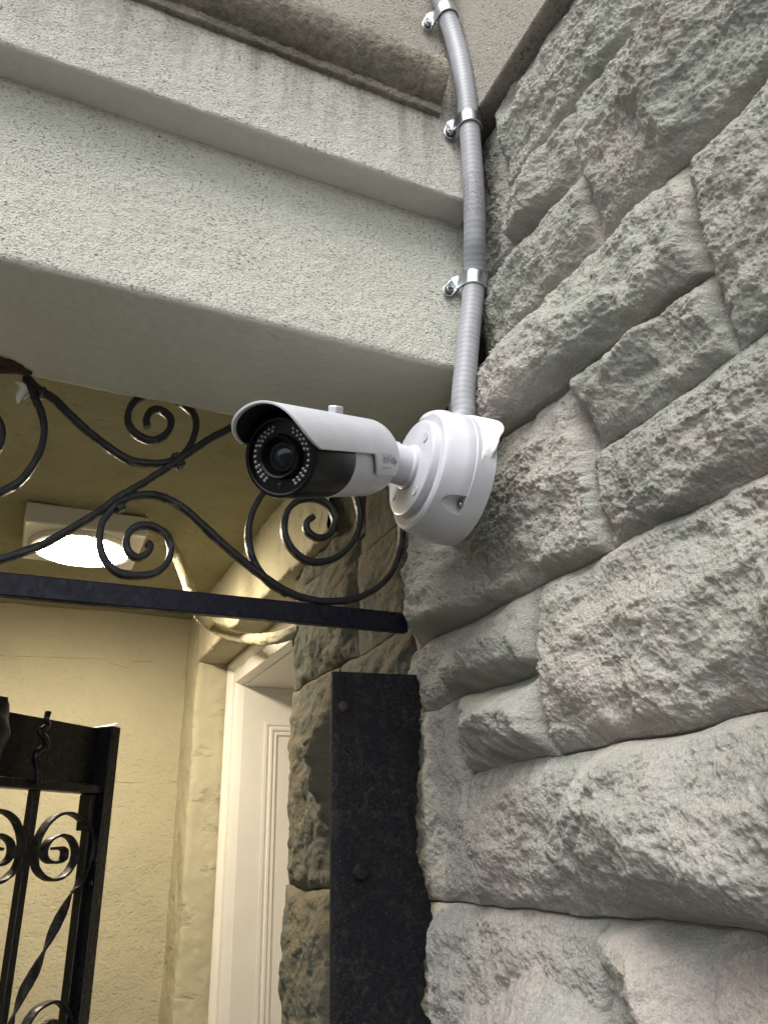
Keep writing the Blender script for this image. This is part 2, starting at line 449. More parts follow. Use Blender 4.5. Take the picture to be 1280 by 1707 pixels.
def make_stone(y0, y1, z0, z1, P, seed, res=0.0014, ct=0.42, pb=1.6, crown=0.6, ft=0.0, fb=0.0, wl=0.016, wr=0.016, mat='stone', tilt=(0, 0.0), rough=1.0, cuts=4, label=None, lobes=1.0):
    """rock-faced block: y0 is the end nearer the street, z0 its bed; P how far the face stands out of the joints"""
    rng = np.random.RandomState(seed)
    h = z1 - z0; w = y1 - y0
    ny = max(12, int(w / res)); nz = max(10, int(h / res))
    y = np.linspace(y0, y1, ny)[:, None] + np.zeros((1, nz)); z = np.linspace(z0, z1, nz)[None, :] + np.zeros((ny, 1))
    # uneven outline
    ey = 0.0030 * fbm(z * 22, y * 7, seed + 1, 3); ez = 0.0025 * fbm(y * 16, z * 5, seed + 2, 3)
    dl = np.clip(y - y0 + np.minimum(ey, 0.001), 0, None); dr = np.clip(y1 - y + np.minimum(ey, 0.001), 0, None)
    db = np.clip(z - z0 + np.minimum(ez, 0.001), 0, None); dt = np.clip(z1 - z + np.minimum(ez, 0.001), 0, None)
    def e(d, wd, p=2.3):
        t = np.clip(d / wd, 0, 1); return (1 - (1 - t) ** p)
    wv = 1 + 0.35 * perlin(y * 18, z * 18, seed + 4)
    # a crest runs along the face, above it the face leans back to the top joint, below it back to the bed
    cz = np.clip(ct + 0.16 * fbm(y * 11, z * 3, seed + 3, 3), 0.12, 0.8) * h
    et = e(dt, cz, 1.75); eb = e(db, h - cz, pb)
    k_ = 0.05
    pv = et - np.clip(et - eb + k_, 0, None) ** 2 / (4 * k_)
    pv = np.where(et - eb > k_, eb, np.where(eb - et > k_, et, pv))
    # steep broken arris all round, then the gentler crown
    E4 = e(dl, wl * wv, 2.2) * e(dr, wr * wv, 2.2) * (ft + (1 - ft) * e(dt, 0.017 * wv, 2.2)) * (fb + (1 - fb) * e(db, 0.021 * wv, 2.2))
    prof = E4 * (crown * np.clip(pv, 0, 1) + 1 - crown)
    yc = (y - (y0 + y1) / 2); zc = (z - (z0 + z1) / 2)
    face = P * (1 + 0.10 * fbm(y * 9, z * 9, seed + 5, 2)) + tilt[0] * yc + tilt[1] * zc
    # spalled facets: planes that slice the pillow
    for k in range(cuts):
        a = rng.uniform(0, 2 * np.pi); rr = 0
        py = rng.uniform(-0.5, 0.5) * w; pz = rng.uniform(-0.5, 0.5) * h
        sl = rng.uniform(0.3, 1.0)
        wob = 0.005 * fbm(y * 30 + k, z * 30, seed + 40 + k, 3)
        pl = P * rng.uniform(0.75, 1.0) - sl * (np.cos(a) * (yc - py) + np.sin(a) * (zc - pz)) + wob
        face = np.minimum(face, np.maximum(pl, P * 0.35))
    hgt = face * np.clip(prof, 0, 1)
    env = np.clip(prof * 2.2, 0, 1)
    # broken face relief, from hollows of a few centimetres down to grit
    soft = np.clip(0.55 + 0.9 * fbm(y * 10, z * 10, seed + 8, 2), 0.5, 1.3)       # some areas are smoother than others
    hgt = hgt + env * rough * (0.0062 * lobes * fbm(y * 17 + z * 5, z * 24, seed + 6, 3, 0.45)
                               + 0.0015 * soft * ridged(y * 40 + 14 * z, z * 52, seed + 7, 2)
                               + 0.0014 * soft * fbm(y * 130, z * 150, seed + 9, 3, 0.7)
                               + 0.0010 * fbm(y * 300, z * 320, seed + 13, 2, 0.7))
    d, cid = worley(y * 170 + 0.6 * fbm(y * 60, z * 60, seed + 12, 2), z * 190, seed + 10)
    hgt = hgt + env * rough * soft * 0.0005 * (0.6 - d)
    hgt = hgt + rough * 0.0012 * fbm(y * 90, z * 90, seed + 11, 3)
    hgt = np.maximum(hgt, -0.001)
    hgt[0, :] = hgt[-1, :] = -0.012; hgt[:, 0] = hgt[:, -1] = -0.012
    wz = 0.0055 * fbm(y * 7 + 3, z * 9, 501, 3); wy = 0.005 * fbm(y * 8, z * 9 + 5, 502, 3)      # joints wander a little, the same for both neighbours
    Pn = np.stack([XJ - hgt, y + wy, z + wz], -1)
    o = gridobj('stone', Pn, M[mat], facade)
    if label: o['label'] = label
    return o

def S(y0, y1, z0, z1, P, seed, **k):
    return make_stone(fy(y0) - .0012, fy(y1) + .0012, fz(z0) - .0012, fz(z1) + .0012, P, seed, **k)

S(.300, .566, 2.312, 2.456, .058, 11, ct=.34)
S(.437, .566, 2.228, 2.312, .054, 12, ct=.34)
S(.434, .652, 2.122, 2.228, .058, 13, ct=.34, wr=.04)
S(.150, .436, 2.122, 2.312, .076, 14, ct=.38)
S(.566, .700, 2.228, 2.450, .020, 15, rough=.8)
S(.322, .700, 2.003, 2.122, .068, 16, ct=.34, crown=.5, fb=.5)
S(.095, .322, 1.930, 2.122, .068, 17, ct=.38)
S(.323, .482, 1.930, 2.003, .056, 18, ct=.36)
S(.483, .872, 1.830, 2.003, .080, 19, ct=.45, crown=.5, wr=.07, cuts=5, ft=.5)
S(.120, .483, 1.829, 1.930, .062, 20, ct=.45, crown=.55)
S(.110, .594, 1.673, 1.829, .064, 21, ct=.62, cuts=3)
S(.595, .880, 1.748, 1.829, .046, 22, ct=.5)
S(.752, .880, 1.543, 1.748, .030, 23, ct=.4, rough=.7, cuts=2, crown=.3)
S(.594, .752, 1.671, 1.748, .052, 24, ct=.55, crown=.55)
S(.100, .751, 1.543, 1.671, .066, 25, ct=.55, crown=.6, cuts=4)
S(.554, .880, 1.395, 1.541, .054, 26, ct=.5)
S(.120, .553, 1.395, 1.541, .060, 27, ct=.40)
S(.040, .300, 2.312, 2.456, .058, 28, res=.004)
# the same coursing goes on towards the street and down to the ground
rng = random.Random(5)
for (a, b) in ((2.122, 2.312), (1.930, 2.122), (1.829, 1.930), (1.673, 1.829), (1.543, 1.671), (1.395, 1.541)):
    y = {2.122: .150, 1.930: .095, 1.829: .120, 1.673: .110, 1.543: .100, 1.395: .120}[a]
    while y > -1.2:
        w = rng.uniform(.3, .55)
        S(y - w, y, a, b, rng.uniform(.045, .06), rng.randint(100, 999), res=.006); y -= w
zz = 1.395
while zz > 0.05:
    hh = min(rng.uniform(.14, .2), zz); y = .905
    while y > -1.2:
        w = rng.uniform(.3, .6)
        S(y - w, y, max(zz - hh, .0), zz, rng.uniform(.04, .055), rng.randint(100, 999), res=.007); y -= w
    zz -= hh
# blocks of the same wall behind the gate, grimy and dusty
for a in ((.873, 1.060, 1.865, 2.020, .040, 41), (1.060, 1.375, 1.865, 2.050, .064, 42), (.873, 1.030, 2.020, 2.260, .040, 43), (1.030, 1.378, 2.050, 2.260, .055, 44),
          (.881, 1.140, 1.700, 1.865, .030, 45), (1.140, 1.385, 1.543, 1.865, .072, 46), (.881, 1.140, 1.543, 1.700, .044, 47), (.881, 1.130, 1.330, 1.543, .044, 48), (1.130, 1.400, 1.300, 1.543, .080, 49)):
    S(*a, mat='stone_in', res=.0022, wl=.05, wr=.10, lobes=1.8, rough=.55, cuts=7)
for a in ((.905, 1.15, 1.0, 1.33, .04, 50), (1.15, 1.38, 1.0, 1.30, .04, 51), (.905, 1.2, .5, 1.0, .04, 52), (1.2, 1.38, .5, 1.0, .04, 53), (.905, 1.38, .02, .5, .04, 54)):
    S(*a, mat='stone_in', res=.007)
# the smooth band that caps the rough stones
XB = XJ * 0.924
bc = box('belt_course', (XB, -1.6, Z_BAND), (0.95, 0.72, Z_BAND + 1.3), M['band'], facade, bevel=0.004)

# ------------------------------------------------------------------ stoop side: lintel, fascia, roll, wall above
def extrude_profile(name, prof, x0, x1, mat, parent, fine=0.003, amp=0.0008, big=0.0010, seed=0, xfine=-0.25, capx=True):
    """profile (y, z) polyline run along x; close sampling where it is near"""
    pr = np.array(prof, float)
    pts = [pr[0]]
    for a, b in zip(pr[:-1], pr[1:]):
        n = max(1, int(np.linalg.norm(b - a) / fine))
        for k in range(1, n + 1): pts.append(a + (b - a) * k / n)
    pts = np.array(pts)
    xs = np.concatenate([np.linspace(x0, xfine, 12, endpoint=False), np.arange(xfine, x1, fine * 1.2), [x1]]) if x0 < xfine else np.append(np.arange(x0, x1, fine * 1.2), x1)
    T = np.gradient(pts, axis=0); T /= np.linalg.norm(T, axis=1)[:, None] + 1e-9
    Nn = np.stack([-T[:, 1], T[:, 0]], -1)
    L = np.concatenate([[0], np.cumsum(np.linalg.norm(np.diff(pts, axis=0), axis=1))])
    X, LL = np.meshgrid(xs, L, indexing='ij')
    d = amp * fbm(X * 110, LL * 110, seed, 3) + big * fbm(X * 9, LL * 14, seed + 9, 3)
    Pn = np.zeros((len(xs), len(pts), 3))
    Pn[..., 0] = X; Pn[..., 1] = pts[None, :, 0] + Nn[None, :, 0] * d; Pn[..., 2] = pts[None, :, 1] + Nn[None, :, 1] * d
    o = gridobj(name, Pn, M[mat], parent)
    if capx:       # end face towards the corner
        me = o.data; bm = bmesh.new(); bm.from_mesh(me); bm.verts.ensure_lookup_table()
        n = len(pts); base = (len(xs) - 1) * n
        c = bm.verts.new((x1, pr[:, 0].mean() + 0.02, pr[:, 1].mean()))
        for k in range(n - 1):
            try: bm.faces.new((bm.verts[base + k], bm.verts[base + k + 1], c))
            except Exception: pass
        bm.to_mesh(me); bm.free()
    return o
def rounded(pts, r, n=5):
    pts = [np.array(p, float) for p in pts]; out = [pts[0]]
    for a, b, c in zip(pts[:-2], pts[1:-1], pts[2:]):
        rr = min(r, np.linalg.norm(a - b) * .45, np.linalg.norm(c - b) * .45)
        p = b + unit(a - b) * rr; q = b + unit(c - b) * rr
        for t in np.linspace(0, 1, n): out.append((1 - t) ** 2 * p + 2 * t * (1 - t) * b + t * t * q)
    out.append(pts[-1]); return out
stoop = empty('stoop_side', (-0.4, 0.75, 0), 'grey stuccoed side of the stoop with stepped lintel and roll moulding over the gate', 'stoop')
YF, YU, YB_L, ZS, ZSTEP = 0.662, 0.621, 0.868, 2.118, 2.347
XL = -2.4
extrude_profile('lintel', rounded([(YB_L, 2.42), (YB_L, ZS), (YF, ZS), (YF, 2.40)], 0.007), XL, 0.438, 'stucco', stoop, seed=3)
extrude_profile('upper_fascia', rounded([(YF + 0.03, ZSTEP), (YU, ZSTEP), (YU, 2.53)], 0.005), XL, 0.428, 'stucco_up', stoop, seed=13)
rp = [(YU + 0.02, 2.480), (YU - 0.007, 2.481), (YU - 0.008, 2.492), (YU - 0.004, 2.497)]
for t in np.linspace(-65, 80, 16): rp.append((0.626 - 0.040 * math.cos(R(t)), 2.538 + 0.042 * math.sin(R(t))))
rp.append((0.66, 2.585))
extrude_profile('roll_moulding', rp, XL, 0.384, 'roll', stoop, seed=23, amp=0.0016)
extrude_profile('upper_wall', [(0.636, 2.50), (0.636, 3.55), (0.9, 3.56)], XL, 0.470, 'band', stoop, fine=.008, seed=33, big=.002, capx=False)
box('stoop_core', (XL, 0.70, 2.425), (0.48, 2.6, 3.5), M['mortar'], stoop, bevel=0)
box('gate_pier', (XL, 0.672, 0.0), (-0.46, 0.9, ZS + 0.02), M['stucco'], stoop, bevel=0.006)

# ------------------------------------------------------------------ vestibule under the stoop
XD, YP, YBACK, ZC, XPIER = 0.55, 2.239, 2.42, 2.279, 0.433
def sheet(name, o, u, v, nu, nv, mat, parent=None, big=0.003, amp=.0006, seed=0, bs=5):
    o, u, v = [np.array(q, float) for q in (o, u, v)]
    a = np.linspace(0, 1, nu)[:, None]; b = np.linspace(0, 1, nv)[None, :]
    n = unit(np.cross(u, v)); lu = np.linalg.norm(u); lv = np.linalg.norm(v)
    d = big * fbm(a * lu * bs + 0 * b, b * lv * bs + 0 * a, seed, 3) + amp * fbm(a * lu * 60 + 0 * b, b * lv * 60 + 0 * a, seed + 4, 3)
    Pn = o + a[..., None] * u + b[..., None] * v + d[..., None] * n
    return gridobj(name, Pn, mat, parent)
vw = sheet('vestibule_wall', (-1.1, YBACK, 0), (XPIER + 0.03 + 1.1, 0, 0), (0, 0, ZC + .03), 200, 260, M['cream'], seed=61)
tag(vw, 'cream plastered back wall of the vestibule under the stoop', 'wall')
crk = simple('hairline_crack', (.30, .27, .18), .95)
for k, pts_ in enumerate(([(-30, 1092), (40, 1094), (110, 1096), (170, 1100), (190, 1108), (213, 1113), (222, 1104), (250, 1103)], [(185, 1303), (220, 1305), (260, 1305), (295, 1303)]  )):
    sp_ = spline([aty(px, py, YBACK + .0022) + np.array([0, 0, .0015 * math.sin(px * 1.7)]) for px, py in pts_], .006)
    sp_[:, 2] += .0018 * fbm(sp_[:, 0] * 60, sp_[:, 0] * 0 + k, 7, 3)
    sweep('crack', sp_, (0, 1, 0), .007, (.0009, .0004)[k], crk, vw)
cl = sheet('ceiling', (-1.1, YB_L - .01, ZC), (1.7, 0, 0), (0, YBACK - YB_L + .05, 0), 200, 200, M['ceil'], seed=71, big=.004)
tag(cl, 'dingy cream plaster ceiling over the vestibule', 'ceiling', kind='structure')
sw = box('side_wall', (-1.2, YB_L + .03, 0), (-1.08, YBACK + .1, ZC + .1), M['cream'], bevel=0)
tag(sw, 'cream plastered side wall of the vestibule, far from the door', 'wall')
# pier and beam round the door
dl = empty('door_surround', (XPIER, YP, 0), 'cream plastered pier and beam boxed around the white door', 'beam')
def pier_sheet():
    pr = rounded([(XPIER, YBACK + .03), (XPIER, YP), (XD + .12, YP)], .014)
    pts = [np.array(pr[0])]
    for a, b in zip(pr[:-1], pr[1:]):
        n = max(1, int(np.linalg.norm(np.array(b) - a) / .006))
        for k in range(1, n + 1): pts.append(np.array(a) + (np.array(b) - a) * k / n)
    pts = np.array(pts); zs_ = np.linspace(0, ZC + .02, 330)
    L = np.arange(len(pts)) * .006
    Z, LL = np.meshgrid(zs_, L, indexing='ij')
    d = .004 * fbm(Z * 7, LL * 14, 81, 3) + .0012 * fbm(Z * 60, LL * 60, 82, 3)
    Pn = np.zeros((len(zs_), len(pts), 3)); Pn[..., 0] = pts[None, :, 0] + d; Pn[..., 1] = pts[None, :, 1] + d * .7; Pn[..., 2] = Z
    return gridobj('pier', Pn, M['cream_edge'], dl)
pier_sheet()
ZBM = 2.105
bmv = []
def beam_sheet():
    pr = rounded([(XPIER - .002, ZC + .02), (XPIER - .002, ZBM), (XD + .06, ZBM)], .008)
    pts = [np.array(pr[0])]
    for a, b in zip(pr[:-1], pr[1:]):
        n = max(1, int(np.linalg.norm(np.array(b) - a) / .006))
        for k in range(1, n + 1): pts.append(np.array(a) + (np.array(b) - a) * k / n)
    pts = np.array(pts); ys = np.linspace(1.16, YP + .01, 140)
    L = np.arange(len(pts)) * .006
    Y, LL = np.meshgrid(ys, L, indexing='ij')
    d = .004 * fbm(Y * 14, LL * 14, 91, 3) + .0016 * fbm(Y * 60, LL * 60, 92, 3)
    Pn = np.zeros((len(ys), len(pts), 3)); Pn[..., 0] = pts[None, :, 0] + d; Pn[..., 1] = Y; Pn[..., 2] = pts[None, :, 1] + d * .7
    return gridobj('beam', Pn, M['cream'], dl)
beam_sheet()
box('beam_core', (XPIER + .040, 1.446, ZBM + .018), (1.02, 2.50, 2.418), M['mortar'], dl, bevel=0)

# ------------------------------------------------------------------ white door in the wall
door = empty('door', (XD, 1.75, 0), 'white panelled entrance door with moulded casing behind the gate', 'door')
ZH = 2.075        # top of the casing opening side
prof = [(0.0, -.028), (.006, -.034), (.014, -.034), (.022, -.026), (.026, -.020), (.050, -.018), (.056, -.023), (.066, -.023), (.072, -.010), (.074, .03)]   # (inwards, proud)
def casing_v():
    V = []; F = []
    zs = [0.0, ZBM]
    n = len(prof)
    for (d, p) in prof: V.append((XD + p, YP - .004 - d, 0.0))
    for (d, p) in prof: V.append((XD + p, YP - .004 - d, ZBM - .002 - d))
    for k in range(n - 1): F.append((k, k + 1, n + k + 1, n + k))
    return pyobj('casing', V, F, M['trim'], door, smooth=True)
def casing_h():
    V = []; F = []; n = len(prof)
    for (d, p) in prof: V.append((XD + p, YP - .004 - d, ZBM - .002 - d))
    for (d, p) in prof: V.append((XD + p, 1.30, ZBM - .002 - d))
    for k in range(n - 1): F.append((k, k + 1, n + k + 1, n + k))
    return pyobj('head_casing', V, F, M['trim'], door, smooth=True)
for f_ in (casing_v, casing_h):
    o = f_(); o.data.set_sharp_from_angle(angle=R(28))
YJ, ZJ = YP - .078, ZBM - .078
jamb = box('jamb', (XD + .001, YJ, 0.0), (XD + .5, YJ + .05, ZJ + .05), M['trim'], door, bevel=0)
box('jamb', (XD + .001, 1.36, 0.0), (XD + .5, 1.40, ZJ + .05), M['trim'], door, bevel=0)
box('head_jamb', (XD + .001, 1.401, ZJ), (XD + .5, YJ - .0005, ZJ + .05), M['trim'], door, bevel=0)
box('door_leaf', (XD + .42, 1.402, 0.01), (XD + .47, YJ - .002, ZJ - .002), M['trim'], door, bevel=0)
def ring(x0, x1, z0, z1, nm):
    V = []; F = []
    rings = [(-.004, .0), (-.004, .004), (.004, .004), (.007, .0015), (.011, .0015), (.013, .005), (.019, .005), (.022, .001), (.026, .003), (.031, .003), (.034, .0)]
    for d, p in rings:
        V += [(x0 + d, YJ - .0006 - p, z0 + d), (x1 - d, YJ - .0006 - p, z0 + d), (x1 - d, YJ - .0006 - p, z1 - d), (x0 + d, YJ - .0006 - p, z1 - d)]
    for k in range(len(rings) - 1):
        for j in range(4):
            F.append((k * 4 + j, k * 4 + (j + 1) % 4, (k + 1) * 4 + (j + 1) % 4, (k + 1) * 4 + j))
    return pyobj(nm, V, F, M['trim'], jamb, smooth=False)
ring(.619, .90, 1.05, 1.926, 'panel_moulding')
ring(.619, .90, .18, .95, 'panel_moulding')

# ------------------------------------------------------------------ painted pipe over the door
p0 = atz(272, 893, ZC - .004); y0_ = p0[1]
pp = spline([p0 + np.array([-.05, .0, .02]), p0, aty(290, 918, y0_ + .00), aty(304, 948, y0_ - .01), aty(316, 985, y0_ - .02), aty(330, 1020, y0_ - .03), atx(352, 1044, .418), atx(388, 1060, .420), atx(430, 1066, .425), atx(470, 1061, .432), atx(500, 1050, .455)], .008)
pipe = tube('painted_pipe', pp, .0125, M['cream'], None, wob=.004)
tag(pipe, 'cream painted cable pipe curving from the ceiling across the beam above the door', 'pipe')

# ------------------------------------------------------------------ ceiling light
LW = .246
lx0, lx1, ly0, ly1 = -.062, .184, 1.625, 1.868
lamp = empty('ceiling_light', ((lx0 + lx1) / 2, (ly0 + ly1) / 2, ZC - .05), 'lit square white ceiling light with round glowing lens in the vestibule', 'light')
M['lampwhite'] = simple('white_lamp_plastic', (0.75, 0.73, 0.68), 0.45)
box('lamp_base', (lx0, ly0, ZC - .046), (lx1, ly1, ZC - .001), M['lampwhite'], lamp, bevel=.004)
lc = np.array([(lx0 + lx1) / 2, (ly0 + ly1) / 2, ZC - .046])
lathe('trim_ring', lc, (0, 0, -1), [(-.004, .112), (.004, .112), (.010, .106), (.011, .098), (.004, .096)], M['lampwhite'], lamp, hint=(0, 1, 0))
m, nt, b = mat_new('glowing_lens')
b.inputs['Base Color'].default_value = (1, .93, .8, 1)
b.inputs['Emission Color'].default_value = (1.0, 0.86, 0.63, 1)
b.inputs['Emission Strength'].default_value = 76.0
M['glow'] = m
lathe('lens', lc, (0, 0, -1), [(.002, .095), (.010, .092), (.018, .075), (.023, .04), (.0245, .003)], M['glow'], lamp, hint=(0, 1, 0), sharp=80)

# ------------------------------------------------------------------ ironwork over the gate
def iron_mat(name, col=(0.012, 0.012, 0.018), rough=.38, rust=0.3, dust=0.0, bd=.0012, spec=.4):
    m, nt, b = mat_new(name)
    co = coords(nt)
    n1 = noise(nt, co, 55, 6, .65)
    rf = math_(nt, 'MULTIPLY', ramp(nt, n1, [(.60, 0), (.68, 1)]), rust)
    c = mix(nt, rf, col, (.075, .038, .022))
    if dust:
        d = math_(nt, 'MAXIMUM', ramp(nt, noise(nt, co, 520, 4, .8, 1.5), [(.57, 0), (.68, 1)]), math_(nt, 'MULTIPLY', ramp(nt, noise(nt, co, 70, 6, .75, .8), [(.52, 0), (.75, 1)]), .35))
        d2 = math_(nt, 'MULTIPLY', d, ramp(nt, noise(nt, co, 12, 4, .6), [(.3, .1), (.7, 1)]))
        c = mix(nt, math_(nt, 'MULTIPLY', d2, dust), c, (.16, .15, .14))
    nt.links.new(c, b.inputs['Base Color'])
    r = ramp(nt, noise(nt, co, 80, 4, .6), [(.3, rough - .12), (.7, rough + .2)])
    nt.links.new(r, b.inputs['Roughness'])
    p = bump(nt, b, noise(nt, co, 130, 5, .6), bd, .8)
    bump(nt, b, noise(nt, co, 30, 3, .5), .002, .5, p)
    b.inputs['Specular IOR Level'].default_value = spec
    return m
M['iron'] = iron_mat('painted_wrought_iron', (.010, .010, .013), .46, .14)
M['iron_flat'] = iron_mat('dusty_black_plate', (.0050, .0052, .0075), .55, .12, dust=.75, bd=.0018, spec=.14)
M['iron_bar'] = iron_mat('blue_black_bar_paint', (.005, .006, .014), .36, .2, dust=.2, spec=.22)
M['iron_gate'] = iron_mat('gloss_black_gate_paint', (.005, .005, .006), .30, .03)
G = 0.885
grille = empty('transom_grille', (0.0, G, 1.85), 'black wrought iron scroll grille above the gate, under the lintel', 'grille')
def gp(px, py, dy=0): return aty(px, py, G + dy)
zt = (gp(200, 974)[2] + gp(500, 1004)[2]) / 2
box('rail', (-.46, G - .006, 1.855), (.438, G + .006, 1.881), M['iron_bar'], grille, bevel=.0015)
def c4(l): return [(x / 2.844, 560 + y / 2.844) for x, y in l]
scrolls = [
    c4([(-300, 1130), (0, 1065), (105, 1030), (210, 990), (360, 905), (480, 830), (560, 770), (700, 690), (850, 590), (980, 500), (1110, 430), (1250, 345), (1330, 280)]),
    c4([(640, 990), (675, 992), (690, 985), (712, 1000), (700, 1030), (660, 1055), (620, 1040), (597, 990), (610, 935), (660, 903), (720, 905), (780, 940), (808, 1000), (795, 1070), (740, 1125), (650, 1140), (560, 1125), (500, 1070), (472, 990), (480, 900), (510, 850), (560, 795), (640, 762), (720, 757), (800, 780), (880, 830), (980, 920)])[2:]
    + [(378, 914), (425, 952), (475, 986), (519, 1001), (560, 1003), (600, 996), (640, 970), (662, 930), (669, 880), (656, 815), (625, 760)],
    [(522, 862), (511, 870), (512, 886), (530, 897), (550, 890), (558, 866), (545, 841), (520, 831), (495, 836), (477, 856), (474, 890), (490, 920), (520, 937), (560, 930), (590, 900), (600, 860), (590, 822), (560, 795), (510, 785), (465, 798), (430, 835), (414, 880), (420, 930), (445, 968), (480, 991)],
    c4([(700, 430), (693, 390), (720, 352), (760, 350), (805, 385), (808, 430), (780, 470), (730, 495), (670, 480), (622, 440), (605, 390), (615, 345), (650, 300), (730, 270), (810, 285), (880, 330), (920, 375), (930, 430), (910, 500), (870, 560), (810, 595), (720, 605), (620, 590), (540, 545), (440, 470), (340, 380), (260, 300), (190, 258), (120, 190)]),
    c4([(120, 200), (165, 290), (197, 360), (210, 440), (195, 530), (150, 620), (90, 690), (0, 740), (-80, 760)]),
    c4([(-120, 330), (-30, 370), (8, 430), (6, 490), (-20, 540), (-80, 580)]),
]
for k, s_ in enumerate(scrolls):
    pts = [gp(x, y) + np.array([0, .0012 * (k - 2), 0]) for x, y in s_]
    sp = spline(pts, .004)
    n_ = len(sp); tp = np.ones(n_)
    sweep('scroll', sp, (0, 1, 0), .0120, .0074, M['iron'], grille, wob=.0003, seed=k, taper=tp)
for (px, py) in ((200, 848), (292, 763), (300, 775), (70, 655)):
    c = gp(px, py) + np.array([0, 0, 0]); obox('collar', c, (.0045, 0, .003), (0, .0085, 0), (-.0022, 0, .0032), M['iron'], grille, bevel=.002)

# plate at the gate jamb, scribed to the stones
plate = empty('jamb_plate', (.40, G, 0), 'black painted flat iron jamb plate scribed against the rough stone wall', 'plate')
L_ = gp(550, 1120); Rr = gp(697, 1126)
zt0, zt1 = L_[2], Rr[2]
redge = [(697, 1126), (699, 1190), (697, 1260), (693, 1330), (692, 1380), (696, 1440), (709, 1475), (714, 1510), (719, 1535), (712, 1570), (706, 1600), (706, 1650), (702, 1680), (718, 1720), (715, 1800)]
rpts = spline([aty(px, py, G - .004) for px, py in redge], .004)
nr = len(rpts); V = []; F = []
rj = np.array([.0012 * math.sin(k * 2.1) + .0015 * math.sin(k * .7 + 1) for k in range(nr)])
lx = L_[0]
for k in range(nr):
    lz = rpts[k][2] + (zt0 - zt1) * max(0, 1 - k / 20)
    for j in range(9):
        t = j / 8
        V.append((lx + (rpts[k][0] + rj[k] - lx) * t, G - .004, lz * (1 - t) + rpts[k][2] * t))
for k in range(nr - 1):
    for j in range(8): F.append((k * 9 + j, (k + 1) * 9 + j, (k + 1) * 9 + j + 1, k * 9 + j + 1))
zb = V[-9][2]
pl = pyobj('plate', V, F, M['iron_flat'], plate, smooth=False, solid=.008, bevel=.0008)
box('plate_foot', (lx, G - .008, 0.0), (V[-1][0], G, min(v[2] for v in V[-9:]) - .0005), M['iron_flat'], plate, bevel=0)
lathe('bolt', aty(600, 1455, G - .009), (0, -1, 0), [(0, .009), (.002, .0095), (.005, .007), (.0062, .002)], M['iron_flat'], plate, seg=20)
lathe('bolt', aty(572, 1178, G - .0085), (0, -1, 0), [(0, .0065), (.0012, .0062), (.0022, .003)], iron_mat('rusty_bolt', (.018, .011, .009), .7, .6), plate, seg=16)

# ------------------------------------------------------------------ gate leaf standing open inside
E0 = np.array([.137, 1.437, 0.0]); GD = np.array([math.sin(R(44)), math.cos(R(44)), 0]); GN = np.array([math.cos(R(44)), -math.sin(R(44)), 0])
def lf(px, py, off=0.0):
    d = ray(px, py); t = ((E0 + GN * off - CAM) @ GN) / (d @ GN); return CAM + d * t
gate = empty('iron_gate', (E0[0] - .8 * GD[0], E0[1] - .8 * GD[1], 0.02), 'black wrought iron gate leaf with scrolls, standing open inside the vestibule', 'gate')
def lp(s, z, off=0.0): return E0 - GD * s + GN * off + np.array([0, 0, z])
def lbar(nm, s0, s1, z0, z1, o0=-.008, o1=.008, mat='iron_gate', bev=.0015):
    return obox(nm, (lp((s0 + s1) / 2, (z0 + z1) / 2, (o0 + o1) / 2)), GD * (s1 - s0) / 2, GN * (o1 - o0) / 2, (0, 0, (z1 - z0) / 2), M[mat], gate, bev)
st = lbar('stile', .0, .022, .06, 1.798, -.02, .02)
lbar('stile', .022, .034, .06, 1.690, -.010, .006)
lbar('stile', .80, .825, .06, 1.798, -.02, .02)
lbar('top_panel', .022, .80, 1.704, 1.796, -.012, -.006, bev=.0006)
lbar('rail', .022, .80, 1.690, 1.704, -.012, .014)
lbar('rail', .022, .80, .06, .09, -.012, .014)
lbar('rail', .022, .80, 1.02, 1.04, -.012, .014)
lbar('lock_keeper', .032, .042, 1.635, 1.69, -.014, .010)
for s_ in (.158, .30, .44, .58, .70): lbar('bar', s_ - .0065, s_ + .0065, .08, 1.70, -.0065, .0065)
pyobj('stile_cap', [lp(.0, 1.7985, -.02), lp(.024, 1.7985, -.02), lp(.0, 1.7985, .02), lp(.024, 1.7985, .02), lp(-.001, 1.807, .012)], [(0, 1, 4), (1, 3, 4), (3, 2, 4), (2, 0, 4)], simple('chipped_pale_paint', (.5, .46, .38), .6), gate, smooth=False)
def c5(l): return [(x / 5.022, 1160 + y / 5.022) for x, y in l]
def c6(l): return [(x / 5.565, 1450 + y / 5.565) for x, y in l]
gs = c5([(435, 1282), (480, 1275), (520, 1300), (508, 1370), (450, 1398), (380, 1390), (345, 1330), (370, 1240), (430, 1188), (500, 1170), (570, 1200), (610, 1290), (600, 1380), (550, 1470), (480, 1530), (400, 1545), (330, 1510), (278, 1440), (272, 1330), (300, 1200), (370, 1080), (450, 1010), (540, 985), (620, 1010), (690, 1070), (738, 1160), (748, 1280), (720, 1400), (680, 1500), (620, 1620)]) + c6([(660, 200), (570, 380), (480, 560), (400, 740), (300, 950), (200, 1130), (110, 1350), (60, 1500)])
